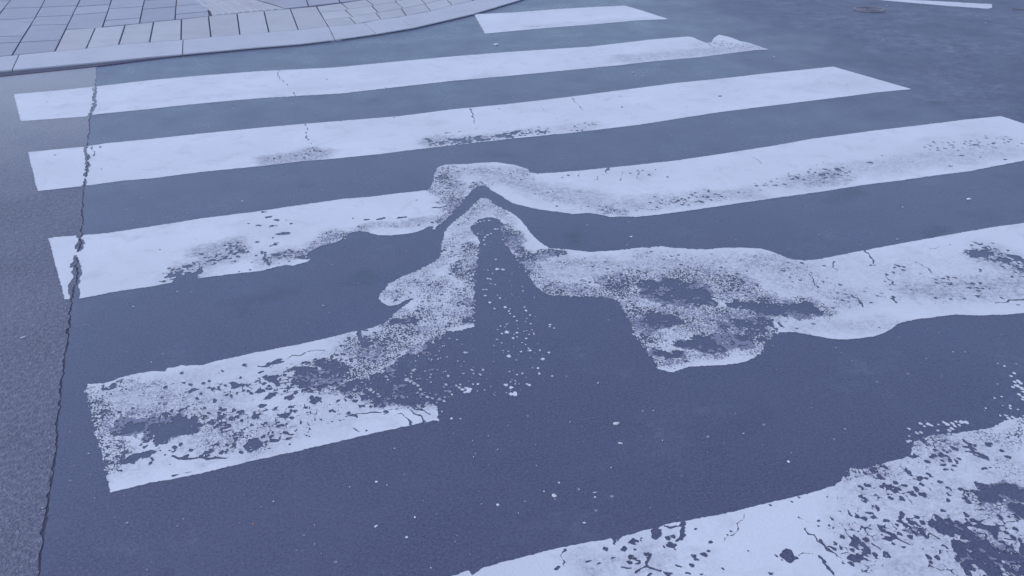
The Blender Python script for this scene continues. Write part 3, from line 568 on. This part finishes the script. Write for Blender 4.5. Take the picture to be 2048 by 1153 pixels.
stripe(S6, (.0020, .0026), 606, 'nearest white stripe at the bottom right with a big dark chip and peeling right half',
       fine=[([(1830, 890), (1900, 880), (2048, 850)], .05, .45), ([(1700, 950), (1760, 945)], .03, .5), ([(2020, 860), (2048, 950)], .06, .35), ([(1950, 1090), (2060, 1140)], .07, .5), ([(1960, 1000), (2060, 1010)], .05, .62), ([(1900, 960), (1980, 1010)], .05, .3)],
       coarse=[([(1720, 955), (1820, 940), (1900, 920)], .05, .55), ([(1720, 1010), (1800, 990), (1900, 985)], .06, .55), ([(1700, 1060), (1760, 1060), (1840, 1060)], .05, .75), ([(1830, 1060), (1900, 1070), (1960, 1110)], .06, .80), ([(1700, 1090), (1740, 1120)], .04, .7), ([(1980, 1060), (2048, 1080)], .07, .8),
               ([(1240, 1090), (1290, 1085), (1330, 1075)], .035, .5), ([(1260, 1140), (1320, 1130), (1400, 1145)], .05, .4), ([(1900, 1130), (2048, 1150)], .07, .75), ([(1850, 890), (1980, 900)], .05, .5), ([(1740, 1110), (1850, 1140)], .08, .35)],
       bare=[([(1975, 985), (2010, 975), (2035, 980)], .03, 1.1), ([(1970, 997), (1980, 990)], .02, 1.0), ([(1905, 1065), (1920, 1080), (1990, 1105)], .028, 1.1), ([(1950, 1095), (2010, 1110)], .03, 1.0), ([(2045, 1015), (2060, 1040)], .03, .95), ([(1910, 1110), (1990, 1140)], .018, .9), ([(1800, 1062), (1835, 1062)], .012, .9)],
       thin=[([(1750, 990), (1900, 1000)], .08, .45), ([(1780, 1100), (1950, 1060)], .1, .45), ([(2000, 930), (2048, 960)], .08, .4), ([(1180, 1130), (1300, 1120)], .05, .45), ([(1840, 890), (2000, 880)], .05, .4)],
       cracks=[([(1131, 1095), (1130, 1105), (1126, 1118), (1127, 1132)], .0025), ([(1231, 1078), (1229, 1094)], .004), ([(1315, 1058), (1307, 1077)], .005), ([(1335, 1054), (1350, 1052), (1366, 1054)], .004), ([(1369, 1058), (1366, 1072), (1356, 1085)], .0045), ([(1490, 1018), (1484, 1040), (1475, 1055), (1450, 1082)], .0014),
               ([(1295, 1118), (1292, 1134), (1315, 1140)], .003), ([(1293, 1135), (1276, 1145), (1271, 1152)], .003), ([(1255, 1115), (1275, 1120)], .003), ([(1262, 1138), (1240, 1142)], .0025), ([(1641, 1084), (1655, 1105), (1668, 1110), (1680, 1125), (1688, 1132)], .0035), ([(1633, 1112), (1660, 1140), (1672, 1153)], .0026), ([(1612, 1060), (1630, 1080), (1645, 1095)], .0012),
               ([(1590, 1110), (1620, 1103)], .0012), ([(1592, 1034), (1615, 1046)], .0013), ([(1700, 1025), (1712, 1038)], .003), ([(1710, 1075), (1725, 1090), (1738, 1112)], .005), ([(1725, 1082), (1740, 1110)], .003), ([(1765, 1058), (1790, 1078), (1815, 1088)], .004), ([(1745, 1088), (1755, 1096)], .003), ([(1920, 880), (1960, 910), (1975, 920)], .005), ([(1770, 970), (1790, 985)], .005),
               ([(1660, 1100), (1672, 1104)], .004)],
       holes=h6, flakes=fl6, sf=.0095, sc=.021, edge=.0013, rough_edge=.008)
# thin lane line at the far side
o = stripe([(1763, 0), (1816, 0), (1984, 9), (1984, 16), (1976, 18), (1900, 13), (1820, 6)], (.006, .010), 707, '', world_pts=[tuple(ats([(1500, -22)])[0][:2]), tuple(ats([(1540, -24)])[0][:2])],
           thin=[([(1763, 2), (1980, 14)], .1, .15)], name='lane_line', edge=.004)
tag(o, 'narrow white painted line ending at the far right of the road', 'road marking')

# ------------------------------------------------------------------ pavement
def topz(u): return float(np.interp(u, [0, 120, 365, 700], [.014, .013, .011, .010]))
def quad(bm, pts, inset=.0035, dz=0.0, bevel=.003, zb=-.001):
    zs = [topz(p[0])+dz for p in pts]
    W = np.array([at(p[0], p[1], z) for p, z in zip(pts, zs)])[:, :2]
    n = len(W); ar = sum(W[i][0]*W[(i+1) % n][1]-W[(i+1) % n][0]*W[i][1] for i in range(n))
    if ar < 0: W = W[::-1]; zs = zs[::-1]
    Q = []
    for i in range(n):
        e0 = W[i]-W[i-1]; e1 = W[(i+1) % n]-W[i]
        n0 = np.array([-e0[1], e0[0]])/(np.linalg.norm(e0)+1e-9); n1 = np.array([-e1[1], e1[0]])/(np.linalg.norm(e1)+1e-9)
        m = n0+n1; m = m/max((m @ m)/2, .35)
        Q.append(W[i]+m*inset)
    prism(bm, Q, zs, zb, bevel)
# joint bed under the slabs; its dark front strip paints in the kerb's shadow
KF = [(-140, 157), (0, 142), (25, 139.5), (200, 124), (300, 114), (365, 108.5), (512, 95), (600, 88), (670, 79.5), (757, 67.5), (830, 55), (900, 39), (950, 27), (1000, 12), (1040, 0), (1090, -20), (1130, -42)]
KB = [(-140, 128), (0, 113.5), (38, 110.5), (100, 104), (175, 97), (240, 89.5), (300, 85), (364, 80), (420, 74.5), (512, 67), (600, 60), (655, 53), (712, 48), (762, 39), (794, 35), (854, 24), (900, 12), (940, 3), (980, -8), (1020, -25), (1060, -45)]
def lerp_line(L, u):
    a = np.array(L, float); return float(np.interp(u, a[:, 0], a[:, 1]))
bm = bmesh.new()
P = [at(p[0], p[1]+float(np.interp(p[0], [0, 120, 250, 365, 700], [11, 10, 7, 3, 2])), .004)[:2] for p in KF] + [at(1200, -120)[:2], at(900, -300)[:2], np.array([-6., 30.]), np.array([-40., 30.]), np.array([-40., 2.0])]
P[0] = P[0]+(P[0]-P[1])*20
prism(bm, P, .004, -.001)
tag(from_bm('pavement_bed_kerb_shade', bm, BED_SHADE), kind='structure')
# kerb stones
kj = [((-140, 158), (-105, 124)), ((24, 140), (38, 110)), ((365, 108.5), (366, 80)), ((670, 79.8), (657, 53)), ((753, 68), (728, 46)), ((829, 55.3), (794, 35)), ((894, 40.4), (853, 24.3)), ((946, 28), (900, 12)), ((990, 15.3), (940, 3)), ((1030, 3.2), (975, -7)), ((1075, -14), (1010, -21))]
klab = ['kerb stone at the far left edge of the picture with a shadowed front', 'long pale kerb stone left of the short joint crack, tallest lip over the gutter', 'long flush kerb stone where the pavement begins to curve, without a lip',
        'short kerb stone right after the zigzag pavement joint', 'short kerb stone third before the short far stripe', 'short kerb stone second before the short far stripe', 'short kerb stone just before the corner of the far stripe', 'kerb stone whose end touches the short far stripe',
        'small kerb stone behind the left corner of the far stripe', 'farthest kerb stone, cut by the top of the picture']
for k in range(len(kj)-1):
    (f0, b0), (f1, b1) = kj[k], kj[k+1]
    fm = [p for p in KF if f0[0]+6 < p[0] < f1[0]-6]; bmid = [p for p in KB if b0[0]+6 < p[0] < b1[0]-6]
    bm = bmesh.new()
    quad(bm, [f0]+fm+[f1, b1]+bmid[::-1]+[b0], inset=.0022, bevel=.003)
    o = from_bm('kerb_stone', bm, KERB); tag(o, klab[k], 'kerb stone', 'kerb stones along the pavement edge')
# pale band of slabs behind the kerb
bandf = [(205, 92.5), (172, 97), (110, 103)]
BJ = [((110, 103), (131, 59)), ((172, 97.5), (190, 56.5)), ((237, 90), (250, 51)), ((299, 85), (307, 44.5)), ((362, 80), (363, 39)), ((422, 74.5), (417, 33)), ((480, 69.8), (474, 27)), ((538, 65), (528, 22.5)), ((597, 60.2), (581, 18)), ((657, 53), (633, 13.5))]
bm = bmesh.new()
for k in range(1, len(BJ)):
    (a0, a1), (b0, b1) = BJ[k-1], BJ[k]
    if k == 1: quad(bm, [a0, b0, b1, (131, 60)], inset=.003, dz=.002)
    else: quad(bm, [a0, b0, b1, a1], inset=.0042, dz=.002*random.random())
# fan of small slabs round the corner, three staggered rows
R1 = KB
R2 = [(645, 40), (707, 34), (756, 25.5), (806, 17), (850, 8), (900, -4), (960, -20)]
R3 = [(640, 26), (698, 19), (747, 11), (800, 2), (850, -8), (905, -20)]
R4 = [(633, 13.5), (683, 7), (735, -1), (790, -10), (850, -21)]
def row(lo, hi, ulo, uhi, gap):
    for a, b, c, d in zip(ulo[:-1], ulo[1:], uhi[:-1], uhi[1:]):
        quad(bm, [(a, lerp_line(lo, a)), (b, lerp_line(lo, b)), (d-gap*1.0, lerp_line(hi, d-gap)), (c, lerp_line(hi, c))], inset=.0042, dz=.002*random.random())
row(R1, R2, [657, 712, 763, 813, 862, 905, 945], [648, 699, 752, 803, 850, 893, 932], 0)
row(R2, R3, [648, 706, 757, 808, 852, 896], [641, 691, 744, 791, 838, 880], 1)
row(R3, R4, [640, 698, 748, 795, 842, 885], [634, 684, 733, 781, 828, 865], 1)
tag(from_bm('pavement_border', bm, BAND), kind='structure')
# big grey slabs: columns between joint lines J (u as a function of v)
Jl = [[(-260, 145), (-160, 85), (-105, 27), (-80, 2), (-30, -50), (45, -125)], [(-110, 130), (-40, 85), (0, 27), (20, 2), (60, -50), (120, -125)], [(24, 111), (47, 72), (65, 45), (90, 0), (116, -50), (150, -125)], [(110, 103), (131, 59), (145, 30), (160, 0), (180, -50), (208, -125)], [(200, 66), (205, 54), (215, 25), (223, 0), (240, -50), (262, -125)],
      [(278, 56), (279, 47), (283, 25), (289, 0), (300, -50), (316, -125)], [(349, 49), (350, 39), (353, 0), (360, -50), (370, -125)], [(421, 42), (419, 33), (412, 0), (412, -50), (425, -125)]]
def ju(L, v):
    a = np.array(L, float); o = np.argsort(a[:, 1]); return float(np.interp(v, a[o, 1], a[o, 0]))
low = [(128, 126), (113, 111), (111, 103), (59, 56.5), (54, 47.5), (47.2, 39.6), (39.6, 33)]
cross = [[(100, 97), (60, 57), (28, 25), (5, 2), (-15, -18), (-45, -48), (-85, -88), (-115, -117)], [(88, 85), (74, 72), (41, 36), (17, 15), (-6, -8), (-30, -32), (-55, -57), (-85, -87), (-115, -117)], [(85, 80), (51, 49), (34, 31), (15, 11.5), (-6, -9), (-28, -31), (-55, -58), (-85, -88), (-115, -117)],
         [(30.5, 24.5), (14, 9), (-5, -8), (-28, -31), (-55, -58), (-85, -88), (-115, -117)], [(41.5, 36), (18, 13.5), (0, -4), (-20, -24), (-50, -53), (-80, -83), (-112, -115)], [(19, 13.5), (2, -3), (-20, -23), (-50, -53), (-80, -83), (-112, -115)], [(29, 23), (12.5, 7), (-8, -11), (-40, -43), (-75, -78), (-112, -115)]]
bm = bmesh.new()
for k in range(7):
    A, B = Jl[k], Jl[k+1]
    rows = [low[k]]+cross[k]
    for (l0, r0), (l1, r1) in zip(rows[:-1], rows[1:]):
        if k == 1 and l0 > 100: l0, r0 = 122, 111
        q = [(ju(A, l0), l0-.35), (ju(B, r0), r0-.35), (ju(B, r1), r1+.35), (ju(A, l1), l1+.35)]
        quad(bm, q, inset=.0028+.0022*random.random(), dz=.0015*random.random(), bevel=.002)
# slabs between the ribbed area and the corner, and farther back
for q in ([(572, 17), (617, 12.5), (612, -4), (530, 3)], [(617, 12.5), (680, 5), (675, -10), (612, -4)], [(530, 3), (612, -4), (606, -22), (470, -12)], [(612, -4), (675, -10), (668, -28), (606, -22)], [(680, 5), (733, -1), (728, -16), (675, -10)]):
    quad(bm, q, inset=.004)
tag(from_bm('pavement', bm, SLAB), kind='structure')
# ribbed tactile slabs
bm = bmesh.new()
E0, E1 = [(392, 0), (419, 15), (424, 31), (474, 26.5)], [(512, 0), (572, 17.5)]
quad(bm, [(424, 32), (474, 26.7), (528, 22.3), (571, 18), (512, 0), (430, -24), (345, -18), (392, 0), (418, 15)], inset=.003, dz=-.002)
def rib(p, q, w):
    z = topz(450)+.002
    a, b = at(p[0], p[1], z)[:2], at(q[0], q[1], z)[:2]; d = (b-a)/np.linalg.norm(b-a); n = np.array([-d[1], d[0]])*w
    prism(bm, [a-n, b-n, b+n, a+n], z, .004, .003)
for k in range(9):
    t = (k+.5)/9
    x0 = 375+t*122; y0 = -8+t*4; x1 = 430+t*128; y1 = 29-t*11.0
    rib((x0, y0), (x1, y1), .016)
tag(from_bm('tactile_pavement', bm, BAND), kind='structure')

# ------------------------------------------------------------------ manhole cover
c = at(1738, 20)[:2]; mo = bpy.data.objects.new('manhole_cover', None); COL.objects.link(mo); mo.location = (c[0], c[1], 0)
tag(mo, 'round rusty brown manhole cover in the asphalt near the far lane line', 'manhole cover')
bm = bmesh.new(); R = .098*1.05
def ringm(bm, r0, r1, z, zb, n=40):
    a = [(math.cos(2*math.pi*i/n), math.sin(2*math.pi*i/n)) for i in range(n)]
    vi = [bm.verts.new((r0*x, r0*y, z)) for x, y in a]; vo = [bm.verts.new((r1*x, r1*y, z)) for x, y in a]; vb = [bm.verts.new((r1*1.01*x, r1*1.01*y, zb)) for x, y in a]; vc = [bm.verts.new((r0*x, r0*y, zb)) for x, y in a]
    for i in range(n):
        j = (i+1) % n
        bm.faces.new((vi[i], vo[i], vo[j], vi[j])); bm.faces.new((vo[i], vb[i], vb[j], vo[j])); bm.faces.new((vi[j], vc[j], vc[i], vi[i]))
ringm(bm, R*.88, R, .005, -.005)
from_bm('rim', bm, IRON, mo)
bm = bmesh.new(); n = 40
bm.faces.new([bm.verts.new((R*.86*math.cos(2*math.pi*i/n), R*.86*math.sin(2*math.pi*i/n), .003)) for i in range(n)])
for r in (.25, .5, .72): ringm(bm, R*r-.004, R*r+.004, .006, .0025, 32)
from_bm('lid', bm, IRON, mo)

# ------------------------------------------------------------------ loose things
def pebble(name, u, v, rpx, label, cat, mat=STONE, kx=1.0, ang=0.0, flat=.45, group=None, z=0.0):
    q = at(u, v); r = rpx*px(u, v); bm = bmesh.new(); bmesh.ops.create_icosphere(bm, subdivisions=2, radius=1.0)
    rg = random.Random(int(u*7+v))
    ph = [rg.uniform(0, 6) for _ in range(6)]
    for w_ in bm.verts:
        c_ = w_.co; k = 1+.16*math.sin(3.1*c_.x+ph[0])+.16*math.sin(3.7*c_.y+ph[1])+.1*math.sin(5*c_.z+ph[2]+4*c_.x)
        x, y = c_.x*k*kx*r, c_.y*k*r; ca, sa = math.cos(ang), math.sin(ang)
        w_.co = (x*ca-y*sa, x*sa+y*ca, max(c_.z*k, -.5)*r*flat)
    o = from_bm(name, bm, mat, smooth=False); o.location = (q[0], q[1], z+r*flat*.5-.0004)
    return tag(o, label, cat, group)
G = 'loose chips on the dark asphalt'
for u, v, r, kx, an, name, lab in [
    (993, 90, 4, 1, 0, 'pebble', 'white pebble on asphalt between the short far stripe and the second stripe'), (1937, 399, 3.6, 1.3, 0, 'paint_chip', 'white chip on asphalt at the right, between humped stripe and melted stripe'),
    (1262, 474, 2.4, 1.5, 0, 'paint_chip', 'tiny pale chip on asphalt under the sagging belly of the humped stripe'), (1233, 848, 5, 1.2, 0, 'paint_chip', 'largest lone white chip on bare asphalt below the melted stripe'),
    (1109, 992, 4.4, 1.3, .3, 'paint_chip', 'pale wedge chip, largest of the small cluster above the nearest stripe'), (1118, 966, 2.6, .8, 0, 'paint_chip', 'upright pale chip just above the wedge chip'),
    (1241, 887, 2.2, 2.6, -.7, 'paint_chip', 'slanted sliver of white paint below the lone large chip'), (996, 1010, 3.2, 1.2, .5, 'paint_chip', 'oval pale chip left of the wedge chip cluster'), (813, 1075, 2.8, 1, 0, 'pebble', 'round pale pebble on dark asphalt near the start of the nearest stripe'),
    (753, 964, 2.6, 1, 0, 'pebble', 'small round pale pebble below the end of the melted stripe left half'), (752, 1053, 3, 1.3, .6, 'paint_chip', 'pale oval chip straight below the small round pebble'), (830, 1035, 2.4, .9, 0, 'pebble', 'small pale pebble up and right of the pebble near the nearest stripe'),
    (1169, 1046, 2, 2.2, -.4, 'paint_chip', 'short pale sliver just above the nearest stripe edge'), (1190, 995, 2.6, 1, 0, 'pebble', 'round pale grit grain right of the wedge chip under a thin sliver'), (1190, 985, 1.2, 4, 0, 'paint_chip', 'thin level white sliver above a round grain'),
    (46, 675, 2.0, 2.8, .35, 'paint_chip', 'elongated pale sliver on the old asphalt left of the seam'), (1577, 924, 3, 1, 0, 'pebble', 'lone white pebble above the nearest stripe, right of centre'), (1158, 979, 2.0, 1, 0, 'pebble', 'tiny pale grain between wedge chip and level sliver'),
    (660, 613, 0, 1, 0, '', '')]:
    if name: pebble(name, u, v, r, lab, 'paint chip' if name == 'paint_chip' else 'pebble', kx=kx, ang=an, group=G)
pebble('scrap', 507, 1048, 3.2, 'small orange brown scrap on the asphalt at the lower left', 'litter', RUST, kx=.9)
# twigs
def twig(pts, r, label):
    bm = bmesh.new(); Q = [at(u, v) for u, v in pts]; prev = None
    for i, q in enumerate(Q):
        d_ = Q[min(i+1, len(Q)-1)]-Q[max(i-1, 0)]; d_ /= np.linalg.norm(d_); nn = np.array([-d_[1], d_[0], 0]); up = np.array([0, 0, 1.])
        rr = r*(1-.4*i/len(Q))
        ring = [bm.verts.new(tuple(q+np.array([0, 0, rr])+nn*rr*math.cos(a)+up*rr*math.sin(a))) for a in (k*math.pi/3 for k in range(6))]
        if prev:
            for a in range(6): bm.faces.new((prev[a], prev[(a+1) % 6], ring[(a+1) % 6], ring[a]))
        else: bm.faces.new(ring[::-1])
        prev = ring
    bm.faces.new(prev)
    tag(from_bm('twig', bm, TWIG, smooth=True), label, 'twig')
twig([(2026, 18), (2036, 20), (2050, 20.5), (2062, 21.5)], .0025, 'dark twig on the road at the top right corner')
# fine grit, too many to count
bm = bmesh.new(); rg = random.Random(3)
spots = [(143, 638), (39, 517), (100, 876), (178, 909), (148, 933), (190, 998), (255, 1048), (355, 1054), (303, 1126), (480, 1048), (303, 726), (629, 1052), (547, 1005), (977, 874), (945, 883), (951, 909), (947, 916), (995, 901), (995, 1118), (862, 1138), (940, 1111), (963, 1010), (789, 899), (629, 1090), (593, 1103),
         (659, 627), (615, 647), (267, 615), (647, 613), (485, 404), (1774, 12), (1863, 17), (1971, 47), (1766, 81), (1548, 115), (784, 119), (1266, 146), (1638, 471), (1805, 416), (1794, 480), (1073, 933), (1222, 937), (1325, 883), (1487, 869), (1525, 892), (1196, 768), (1307, 823), (1140, 846), (85, 1018), (86, 1024), (3, 1062), (98, 898),
         (355, 585), (1930, 706), (1906, 706), (1672, 697), (1050, 1005), (1088, 985), (1110, 1001), (1200, 1140), (1037, 1028), (700, 976), (774, 972), (375, 512), (93, 140), (85, 151), (596, 91)]
for u, v in spots+[(rg.uniform(0, 2048), rg.uniform(150, 1150)) for _ in range(240)]:
    q = at(u, v); r = px(u, v)*rg.uniform(.8, 1.9)*(1 if (u, v) in spots else .55)
    r = min(r, .0045)
    m = bmesh.ops.create_icosphere(bm, subdivisions=1, radius=r)['verts']
    k = rg.uniform(.6, 1.5)
    for w_ in m: w_.co = (w_.co.x*k*(1+.2*rg.random())+q[0], w_.co.y/k+q[1], w_.co.z*.5+r*.3+.002)
tag(from_bm('loose_grit', bm, STONE), 'fine pale grit scattered over the road surface', 'grit', kind='stuff')
